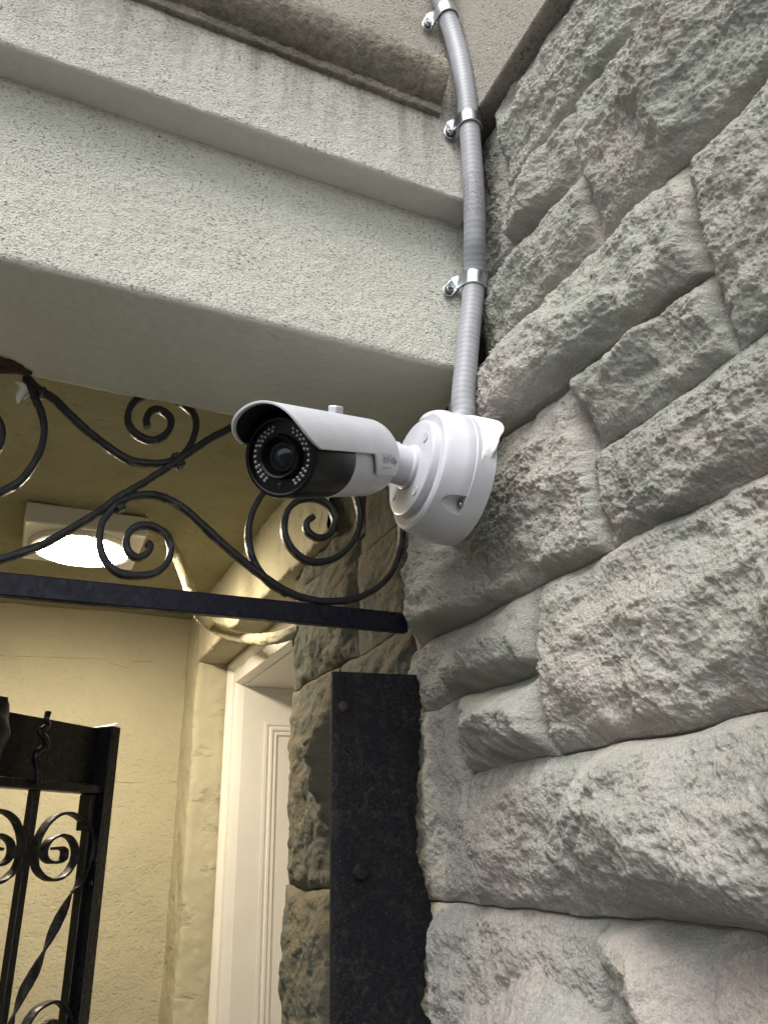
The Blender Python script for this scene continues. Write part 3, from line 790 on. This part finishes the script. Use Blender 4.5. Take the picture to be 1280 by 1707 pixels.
def gate_scroll(pts2, tw=True, mirror=None, dz=0.0, off=0.004, seed=0):
    pts = []
    for px, py in pts2:
        p = lf(px, py)
        s = -(p - E0) @ GD; z = p[2]
        if mirror is not None: s = 2 * mirror - s
        pts.append(lp(s, z + dz, off))
    sp = spline(pts, .003)
    n = len(sp); L = np.concatenate([[0], np.cumsum(np.linalg.norm(np.diff(sp, axis=0), axis=1))])
    t = np.zeros(n)
    if tw:
        z0 = lf(135, 1470)[2]
        k = np.argmax((sp[:, 2] < z0) & (L > L[-1] * .5)); t = np.where(np.arange(n) > k, (L - L[k]) / (L[-1] - L[k]) * math.pi * 2.5, 0)
    return sweep('scroll', sp, GN, .015, .0038, M['iron'], gate, twist=t, wob=.0004, seed=seed)
gate_scroll(gs)
sb = .158
gate_scroll(gs, mirror=sb, seed=4)
lowtop = c6([(60, 1700), (150, 1560), (260, 1370), (330, 1290), (430, 1235), (510, 1230), (580, 1290), (625, 1400), (640, 1520), (600, 1650), (520, 1720), (430, 1700), (380, 1600), (380, 1480), (440, 1410), (500, 1410), (530, 1450)])
gate_scroll(lowtop, tw=False, seed=6)
gate_scroll(lowtop, tw=False, mirror=sb, seed=8)
for px, py in ((158, 1433), (150, 1473)): lathe('rivet', lf(px, py, .021), GN, [(0, .004), (.002, .0035), (.003, .001)], M['iron_gate'], gate, seg=12)
# twisted finial and hammered leaf in front of the panel
tf = [lf(x / 5.022, 1160 + y / 5.022, .02) for x, y in ((320, 740), (318, 620), (300, 520), (320, 470), (390, 420), (385, 370), (340, 300), (400, 250), (390, 200), (405, 135))]
sp = spline(tf, .003)
sweep('twisted_finial', sp, GN, .009, .009, M['iron_gate'], gate, twist=np.linspace(0, 6, len(sp)), taper=np.linspace(1.1, .8, len(sp)))
lv = np.zeros((14, 12, 3)); c0 = lf(-14, 1218, .03)
for i in range(14):
    for j in range(12):
        a = (i / 13 - .5) * 2; b_ = (j / 11 - .5) * 2
        s = .030 * a * math.sqrt(max(0, 1 - (b_ * .92) ** 2)) ; z = .045 * b_
        lv[i, j] = c0 + GD * s + np.array([0, 0, z]) + GN * (.012 * (1 - a * a) + .003 * math.sin(7 * b_ + 2 * a))
gridobj('iron_leaf', lv, M['matblack'], gate, solid=.002)

# ------------------------------------------------------------------ junction box
BA = unit((-1, 0.0, .12)); BC = np.array([.3800, .648, 1.961])
a_, u_, w_ = frame_of(BA)
jb = empty('junction_box', tuple(BC), 'round white junction box fixed to the stone wall behind the camera arm', 'junction box')
body = lathe('box_body', BC, BA, [(-.016, .0700), (.004, .0712), (.0065, .0710), (.0075, .0702), (.016, .0700), (.0172, .0694), (.034, .0658), (.0375, .0642), (.0395, .0612), (.0395, .010)], M['white'], jb, seg=96)
DB = .0395
lathe('lid', BC + a_ * DB, BA, [(-.002, .0535), (.0055, .0532), (.0080, .0518), (.0090, .0495), (.0091, .010)], M['white'], jb, seg=96)
M['hole'] = simple('shadowed_screw_recess', (.35, .35, .37), .5)
for ang in (28, 118, 208, 298):
    t = R(ang); c = BC + a_ * (DB + .0087) + (u_ * math.cos(t) + w_ * math.sin(t)) * .0405
    lathe('lid_screw_recess', c, BA, [(.0012, .0052), (.0014, .0047), (-.003, .0042), (-.0032, .001)], M['white'], jb, seg=24)
    lathe('lid_screw', c - a_ * .002, BA, [(0, .0036), (.0012, .0034), (.0015, .001)], M['screw'], jb, seg=16)
# countersunk lug screws at the rim: a scooped pocket with a screw head
def carve(o, cutter):
    md = o.modifiers.new('cut', 'BOOLEAN'); md.object = cutter; md.operation = 'DIFFERENCE'; md.solver = 'EXACT'
    bpy.context.view_layer.update()
    me = bpy.data.meshes.new_from_object(o.evaluated_get(bpy.context.evaluated_depsgraph_get()))
    o.modifiers.remove(md); old = o.data; o.data = me; bpy.data.meshes.remove(old)
    bpy.data.objects.remove(cutter)
    try: me.set_sharp_from_angle(angle=R(30))
    except Exception: pass
for ang in (-140, 40, 130):
    t = R(ang); dr = u_ * math.cos(t) + w_ * math.sin(t); tg = np.cross(a_, dr)
    V = []; F = []; c = BC + a_ * .0072 + dr * .0735; n1, n2 = 12, 20
    for i in range(n1):
        th_ = (i / n1) * math.pi / 2
        for k in range(n2):
            f = 2 * math.pi * k / n2
            V.append(c + a_ * .0275 * math.sin(th_) + (dr * math.cos(f) * .0125 + tg * math.sin(f) * .0115) * math.cos(th_))
    V.append(c + a_ * .0275)
    for i in range(n1 - 1):
        for k in range(n2): F.append((i * n2 + k, i * n2 + (k + 1) % n2, (i + 1) * n2 + (k + 1) % n2, (i + 1) * n2 + k))
    for k in range(n2): F.append(((n1 - 1) * n2 + k, (n1 - 1) * n2 + (k + 1) % n2, len(V) - 1))
    F.append(tuple(range(n2 - 1, -1, -1)))
    cut = pyobj('cutter', V, F, M['white'], None)
    bmx = bmesh.new(); bmx.from_mesh(cut.data); bmesh.ops.recalc_face_normals(bmx, faces=bmx.faces); bmx.to_mesh(cut.data); bmx.free()
    bmx = bmesh.new(); bmx.from_mesh(body.data); bmesh.ops.recalc_face_normals(bmx, faces=bmx.faces); bmx.to_mesh(body.data); bmx.free()
    carve(body, cut)
    lathe('lug_screw', BC + a_ * .0068 + dr * .0665, BA, [(0, .0042), (.0030, .0040), (.0042, .0028), (.0043, .001)], M['screw'], jb, seg=20)
# hub for the conduit
hub_ang = R(-2)
HB = BC + a_ * .017 + u_ * .0645
lathe('conduit_hub', HB, (0.02, -.02, 1), [(0, .0230), (.005, .0215), (.0075, .0195), (.0085, .0160), (.006, .0145)], M['white'], jb, seg=48, hint=(1, 0, 0))

# ------------------------------------------------------------------ security camera
scam = empty('security_camera', tuple(BC + a_ * .07), 'white bullet security camera with black lens face and sun hood, bracketed to the junction box', 'security camera')
vray = unit(ray(466, 761))
left = unit(-RT * 1.0 + UP * .06); left = unit(left - vray * (left @ vray))
TH = R(32)
CN = unit(-vray * math.cos(TH) + left * math.sin(TH))           # where the lens looks
CUP = unit(UP + RT * .10); CUP = unit(CUP - CN * (CUP @ CN))
CF = CAM + ray(466, 761) * 0.637                                   # centre of the front ring
KC = .915                                                          # barrel radius 32.5 mm
RB = .0385
ca, cu, cw = frame_of(-CN, CUP)                                  # ca runs backwards from the face
def cpt(s, r, phi): return CF + (ca * s + (cu * math.cos(phi) + cw * math.sin(phi)) * r) * KC
LB = .198
def clathe(nm, prof_, mat_, par, seg, sharp=35): return lathe(nm, CF, -CN, [(a * KC, b * KC) for a, b in prof_], mat_, par, seg=seg, hint=CUP, sharp=sharp)
clathe('front_barrel', [(.004, RB - .0055), (.0005, RB - .005), (0, RB - .0035), (.001, RB - .001), (.004, RB), (.078, RB), (.0785, RB - .001)], M['black'], scam, 96)
clathe('rear_barrel', [(.0788, RB - .002), (.0790, RB - .0003), (.0800, RB), (.170, RB), (.186, RB - .003), (.198, RB - .010), (LB, RB - .020), (LB + .001, .004)], M['white'], scam, 96)
bez = clathe('lens_face', [(.0050, RB - .005), (.0045, .020), (.0046, .0045)], M['black'], scam, 96)
lens = clathe('lens_barrel', [(.006, .0212), (-.0015, .0207), (-.003, .0195), (-.002, .0176), (.001, .0165), (.004, .0150), (.003, .0134), (.0048, .0124), (.0055, .004)], M['black'], scam, 64)
m, nt, b = mat_new('lens_glass'); b.inputs['Base Color'].default_value = (.01, .012, .02, 1); b.inputs['Roughness'].default_value = .06; b.inputs['Specular IOR Level'].default_value = .25
M['glass'] = m
clathe('lens_glass', [(.0050, .0122), (.0028, .0095), (.0008, .005), (.0002, .0006)], M['glass'], lens, 48, 80)
m, nt, b = mat_new('infrared_led_epoxy'); b.inputs['Base Color'].default_value = (.34, .33, .32, 1); b.inputs['Roughness'].default_value = .12; b.inputs['Metallic'].default_value = .55
M['led'] = m
proto = None
def led(rad, deg):
    global proto
    p = cpt(.0042, rad, R(deg))
    if proto is None:
        V = []; F = []; seg = 10; a0, u0, w0 = frame_of(CN, CUP)
        rr = [(0, .0016), (.0008, .0016), (.0015, .0013), (.0019, .0007)]
        for s, r in rr:
            for k in range(seg):
                t = 2 * math.pi * k / seg; V.append(a0 * s + (u0 * math.cos(t) + w0 * math.sin(t)) * r)
        for i in range(3):
            for k in range(seg): F.append((i * seg + k, i * seg + (k + 1) % seg, (i + 1) * seg + (k + 1) % seg, (i + 1) * seg + k))
        F.append(tuple(range(30, 40)))
        o = pyobj('led', V, F, M['led'], bez); proto = o
    else:
        o = proto.copy(); COL.objects.link(o)
    o.location = Vector(p)
for k in range(13): led(.0284, 22 + k * 10.2); led(.0284, -22 - k * 10.2)
for k in range(5): led(.0250, 26 + k * 11); led(.0250, -26 - k * 11)
for k in range(4): led(.0252, 112 + k * 11); led(.0252, -112 - k * 11)
lathe('light_sensor', cpt(.0042, .0265, R(180)), CN, [(0, .0026), (.001, .0024), (.0013, .001)], M['glass'], scam, seg=20)
# sun hood: a shell over the barrel, open below, with a deeper flap at the back
RV = RB + .0040
ns, nf = 80, 61
Pn = np.zeros((ns, nf, 3))
def phim(s):
    def st(x, a, b): t = min(1, max(0, (x - a) / (b - a))); return t * t * (3 - 2 * t)
    return R(78) + R(30) * st(s, .112, .124)
for i in range(ns):
    for j in range(nf):
        q = (j / (nf - 1) - .5) * 2
        f = i / (ns - 1)
        s0 = -.030 + .030 * abs(q) ** 5
        s1 = .192 - .006 * abs(q) ** 6
        s = s0 + (s1 - s0) * f
        ph = phim(s) * q
        rv = RV + .004 * max(0.0, math.cos(ph)) ** 2
        if f > .9: rv -= .010 * ((f - .9) / .1) ** 2 * (1 if abs(q) < 2 else 0)
        Pn[i, j] = cpt(s, rv, ph)
hood = gridobj('sun_hood', Pn, M['white'], scam, solid=.0022)
bm_ = hood.modifiers.new('bevel', 'BEVEL'); bm_.width = .0008; bm_.segments = 2; bm_.limit_method = 'ANGLE'
# the liner under the hood is dark
Pd = Pn[:60].copy(); cen = CF
for i in range(Pd.shape[0]):
    for j in range(nf):
        s = (Pd[i, j] - CF) @ ca; ax = CF + ca * s; d = Pd[i, j] - ax
        Pd[i, j] = ax + d * (1 - .0016 / np.linalg.norm(d)) + ca * .0016
gridobj('hood_liner', Pd[1:, 1:-1], M['matblack'], scam)
# clamp knob on the hood
kp = cpt(.105, RV + .003, R(-2)); kd = unit(kp - (CF + ca * .105 * KC))
obox('clamp_knob', kp + kd * .004, ca * .0075, np.cross(ca, kd) * .0045, kd * .0050, M['white'], scam, bevel=.0015)
# maker's mark on the hood flap
def wrap_text(body, s0, arc0, size, name):
    cu_ = bpy.data.curves.new(name, 'FONT'); cu_.body = body; cu_.size = size; cu_.offset = .0
    to = bpy.data.objects.new(name, cu_); COL.objects.link(to)
    me = bpy.data.meshes.new_from_object(to.evaluated_get(bpy.context.evaluated_depsgraph_get()))
    bpy.data.objects.remove(to); bpy.data.curves.remove(cu_)
    for v in me.vertices:
        s = s0 + v.co.x; ph = arc0 - v.co.y / RV
        v.co = Vector(cpt(s, RV + .0018 + .004 * max(0.0, math.cos(ph)) ** 2, side * ph))
    me.materials.clear(); me.materials.append(M['print'])
    o = bpy.data.objects.new(name, me); link(o, hood); return o
side = 1 if (cw @ RT) > 0 else -1
bpy.context.view_layer.update()
wrap_text('InVid', .130, R(90), .0140, 'logo')
tri = []
for k, (x0, hh) in enumerate(((.1595, .0046), (.1623, .0033), (.1648, .0020))):
    tri.append([(x0, -hh), (x0 + .0018, 0), (x0, hh), (x0 - .0012, hh), (x0 + .0004, 0), (x0 - .0012, -hh)])
V = []; F = []
for t_ in tri:
    n0 = len(V)
    for x, y in t_:
        ph = R(87) - y / RV; V.append(cpt(x, RV + .0018, side * ph))
    F += [(n0, n0 + 1, n0 + 4, n0 + 5), (n0 + 1, n0 + 2, n0 + 3, n0 + 4)]
x0, x1 = .130, .153
n0 = len(V)
for x, y in ((x0, -.0072), (x1, -.0072), (x1, -.0064), (x0, -.0064)): V.append(cpt(x, RV + .0018, side * (R(87) - y / RV)))
F.append((n0, n0 + 1, n0 + 2, n0 + 3))
pyobj('logo', V, F, M['print'], hood, smooth=False)
# bracket arm, swivel and collar
AS = BC + a_ * (DB + .0094)
RE = CF + ca * (LB - .016) * KC
AE = AS + a_ * .046
lathe('bracket_arm', AS, BA, [(-.002, .0250), (.0030, .0247), (.0042, .0226), (.005, .0217), (.040, .0205), (.047, .0190), (.051, .014), (.052, .004)], M['white'], scam, seg=64)
jd = unit(RE - AE)
lathe('swivel', AE - jd * .002, jd, [(0, .016), (.004, .019), (max(.012, np.linalg.norm(RE - AE)), .019), (max(.014, np.linalg.norm(RE - AE) + .002), .012)], M['matblack'], scam, seg=40)
lathe('swivel_collar', AE - a_ * .014, unit(a_ + np.array([0, 0, .0])), [(0, .0212), (.001, .0218), (.012, .0216), (.016, .0200), (.0165, .012)], M['white'], scam, seg=64)
tck = BC + a_ * (DB + .030)
obox('arm_clip', tck + u_ * .0215, a_ * .007, w_ * .005, u_ * .0028, M['white'], scam, bevel=.0015)
dn = -u_ * .62 - w_ * (1 if (w_ @ RT) < 0 else -1) * .78
dn = unit(-u_ * .5 + np.array([0, -1, 0]) * .87)
obox('arm_screw_slot', tck + dn * .0206 + a_ * .002, a_ * .0032, np.cross(a_, dn) * .0030, dn * .0012, simple('grey_recess', (.22, .22, .24), .5), scam, bevel=.0008)

# ------------------------------------------------------------------ conduit, straps
m, nt, b = mat_new('grey_liquidtight_jacket')
uv = N(nt, 'ShaderNodeTexCoord').outputs['UV']
sep = N(nt, 'ShaderNodeSeparateXYZ'); nt.links.new(uv, sep.inputs[0])
ph = math_(nt, 'MULTIPLY', sep.outputs[1], 2 * math.pi / .0074)
wv = math_(nt, 'SINE', ph)
f01 = math_(nt, 'ADD', math_(nt, 'MULTIPLY', wv, .5), .5)
nz = noise(nt, coords(nt), 60, 4, .6)
c = mix(nt, f01, (.245, .252, .276), (.300, .307, .332))
c = mix(nt, 1.0, c, ramp(nt, nz, [(.3, .88), (.7, 1.05)]), 'MULTIPLY')
# faint printed legend: dashes in a stretch of the jacket
br = N(nt, 'ShaderNodeTexNoise'); br.inputs['Scale'].default_value = 1.0; br.inputs['Detail'].default_value = 1
mp = N(nt, 'ShaderNodeMapping'); mp.inputs['Scale'].default_value = (60, 420, 1); nt.links.new(uv, mp.inputs[0]); nt.links.new(mp.outputs[0], br.inputs['Vector'])
dash = ramp(nt, br.outputs[0], [(.50, 0), (.56, 1)])
w1 = math_(nt, 'LESS_THAN', math_(nt, 'ABSOLUTE', math_(nt, 'SUBTRACT', sep.outputs[1], .462)), .030)
c = mix(nt, math_(nt, 'MULTIPLY', math_(nt, 'MULTIPLY', dash, w1), .55), c, (.05, .05, .06))
nt.links.new(c, b.inputs['Base Color']); b.inputs['Roughness'].default_value = .46; b.inputs['Specular IOR Level'].default_value = .25
bump(nt, b, f01, .0001, .3)
M['jacket'] = m
cpath = [aty(722, -60, .618), aty(736, 0, .618), aty(756, 60, .615), aty(769, 110, .607), aty(777, 165, .602), aty(783, 220, .602), aty(790, 330, .609), aty(791, 400, .622), aty(790, 470, .643), aty(780, 570, .643), aty(772, 660, .640), aty(770, 700, .640), HB + np.array([0, 0, -.005])]
cpath = spline(cpath, .004)
CR = .0136
cond = tube('flexible_conduit', cpath, CR, M['jacket'], None, seg=32)
tag(cond, 'grey ribbed flexible conduit running down the wall corner into the junction box', 'conduit')
def strap(px, py, tabx, taby, ywall, label):
    P0 = aty(px, py, .61)
    i = np.argmin([np.hypot(*(np.array(projpx(p)) - (px, py))) for p in cpath])
    c = cpath[i]; t = unit(cpath[min(i + 3, len(cpath) - 1)] - cpath[i - 3])
    tabc = aty(tabx, taby, ywall - .0055)
    e = empty('conduit_strap', tuple(c), label, 'strap', 'zinc conduit straps')
    out = unit(np.array([0, -1.0, 0]) - t * (-t[1])); sd = np.cross(t, out)
    if sd[0] > 0: sd = -sd                                  # towards the tab
    hw = .0095
    Pn = []
    rs = CR + .0018
    sec = []
    for a in np.linspace(-100, 100, 26): sec.append(c + (out * math.cos(R(a)) - sd * math.sin(R(a))) * rs)
    foot = c + sd * rs * .98
    w0 = np.array([foot[0], ywall - .0035, foot[2]])
    sec = sec[::1]
    # from the far side over the conduit to the tab side, then down to the wall and out along the tab
    far_first = np.linalg.norm(sec[0] - tabc) > np.linalg.norm(sec[-1] - tabc)
    if not far_first: sec = sec[::-1]
    endp = sec[-1]
    sec += [endp * .5 + np.array([endp[0], ywall - .0055, endp[2]]) * .5 + sd * .002, np.array([endp[0], ywall - .0055, endp[2]]) + sd * .004]
    base = sec[-1]; dv = tabc - base; dv = dv + unit(dv) * .009
    qs = (.15, .3, .45, .6, .7, .78, .85, .91, .96, .985, 1.0)
    for q in qs: sec.append(base + dv * q)
    Pn = np.zeros((len(sec), 9, 3))
    nsd = len(sec)
    dirx = unit(dv); side2 = unit(np.cross(dirx, np.array([0, 1.0, 0])))
    if side2 @ t < 0: side2 = -side2
    for k, p in enumerate(sec):
        ww = hw; ax = t
        if k >= 28: ax = side2; ww = hw * .86
        if k == 27: ax = unit(t + side2)
        q = qs[k - 28] if k >= 28 else 0
        if q > .62: ww *= math.sqrt(max(.05, 1 - ((q - .62) / .39) ** 2))
        if k < 4: ww = hw * (.55, .8, .93, 1)[k]
        for j in range(9): Pn[k, j] = p + ax * ww * (j / 8 - .5) * 2
    o = gridobj('saddle', Pn, M['zinc'], e, solid=.0015)
    # rolled stiffening rib
    lathe('screw', tabc + np.array([0, -.0010, 0]), (0, -1, 0), [(0, .0050), (.001, .0058), (.0028, .0052), (.0040, .003), (.0042, .0006)], M['screw'], e, seg=20)
    obox('screw_slot', tabc + np.array([0, -.0052, 0]), (.0035, 0, .001), (0, .0003, 0), (-.0003, 0, .0009), M['matblack'], e, bevel=0)
    return e
def projpx(p):
    d = np.asarray(p) - CAM; z = d @ FW
    return 640 + FPX * (d @ RT) / z, 853.5 - FPX * (d @ UP) / z
strap(744, 25, 712, 42, .636, 'topmost zinc conduit strap screwed to the wall above the roll moulding')
strap(779, 205, 749, 222, YU, 'middle zinc conduit strap screwed to the upper fascia of the lintel')
strap(791, 468, 748, 484, YF, 'lowest zinc conduit strap, nearest the junction box, on the lower fascia')

# ------------------------------------------------------------------ caulk between box and stone
na, nr_ = 46, 22
Pn = np.zeros((na, nr_, 3))
for i in range(na):
    an = -2 - 98 * i / (na - 1); t = R(an)
    dr = u_ * math.cos(t) + w_ * math.sin(t)
    ro = .0725 + .0045 * math.exp(-((an + 62) / 26) ** 2) + .0008 * math.sin(an * .21)
    ro *= 1 - .10 * (abs(i / (na - 1) - .5) * 2) ** 6
    for j in range(nr_):
        f = j / (nr_ - 1)
        rr = .0705 + (ro - .0705) * f
        s_ = .0005 - (.010 + .016 * math.exp(-((an + 58) / 20) ** 2)) * f ** 1.2 + .0025 * math.sin(math.pi * f) + .0016 * float(fbm(np.array([an * .09]), np.array([f * 3.0]), 77, 3)[0])
        Pn[i, j] = BC + a_ * s_ + dr * rr
ckobj = gridobj('caulk_bead', Pn, M['caulk'], None, solid=.002)
tag(ckobj, 'smeared white caulk filling the gap between junction box and stone', 'caulk')

# ------------------------------------------------------------------ broken corner of the soffit, far left
ang_ = np.linspace(0, 2 * math.pi, 40, endpoint=False)
hc = atz(2, 612, ZS - .003)
Pn = np.zeros((40, 8, 3))
for i, t in enumerate(ang_):
    ro = (1 + .12 * math.sin(3 * t + 1) + .07 * math.sin(5 * t) + .04 * math.sin(11 * t + 2))
    for j in range(8):
        f = j / 7
        Pn[i, j] = hc + np.array([  .029 * ro * f * math.cos(t), .019 * ro * f * math.sin(t), .0022 * (f ** 4) - .0012 * math.sin(9 * f + 5 * t) * (1 - f)])
M['brick'] = simple('raw_red_brown_masonry', (.060, .026, .018), .95, vary=.5, vscale=160, bmp=.003, bscale=220)
gridobj('bare_masonry', Pn, M['brick'], stoop, closed_u=True)
fl = np.zeros((12, 12, 3)); c0 = atz(42, 640, ZS - .001)
for i in range(12):
    for j in range(12):
        a = i / 11 - .5; f = j / 11
        fl[i, j] = c0 + np.array([.020 * a * (1.15 - .75 * f) + .003 * math.sin(5 * f), .004 * math.sin(6 * a) + .004 * f, -.024 * f * (1 - .5 * abs(a) - .25 * math.sin(7 * a))])
gridobj('paint_flake', fl, simple('chalky_white_paint', (.6, .6, .56), .8, bmp=.001, bscale=200), stoop, solid=.0012)
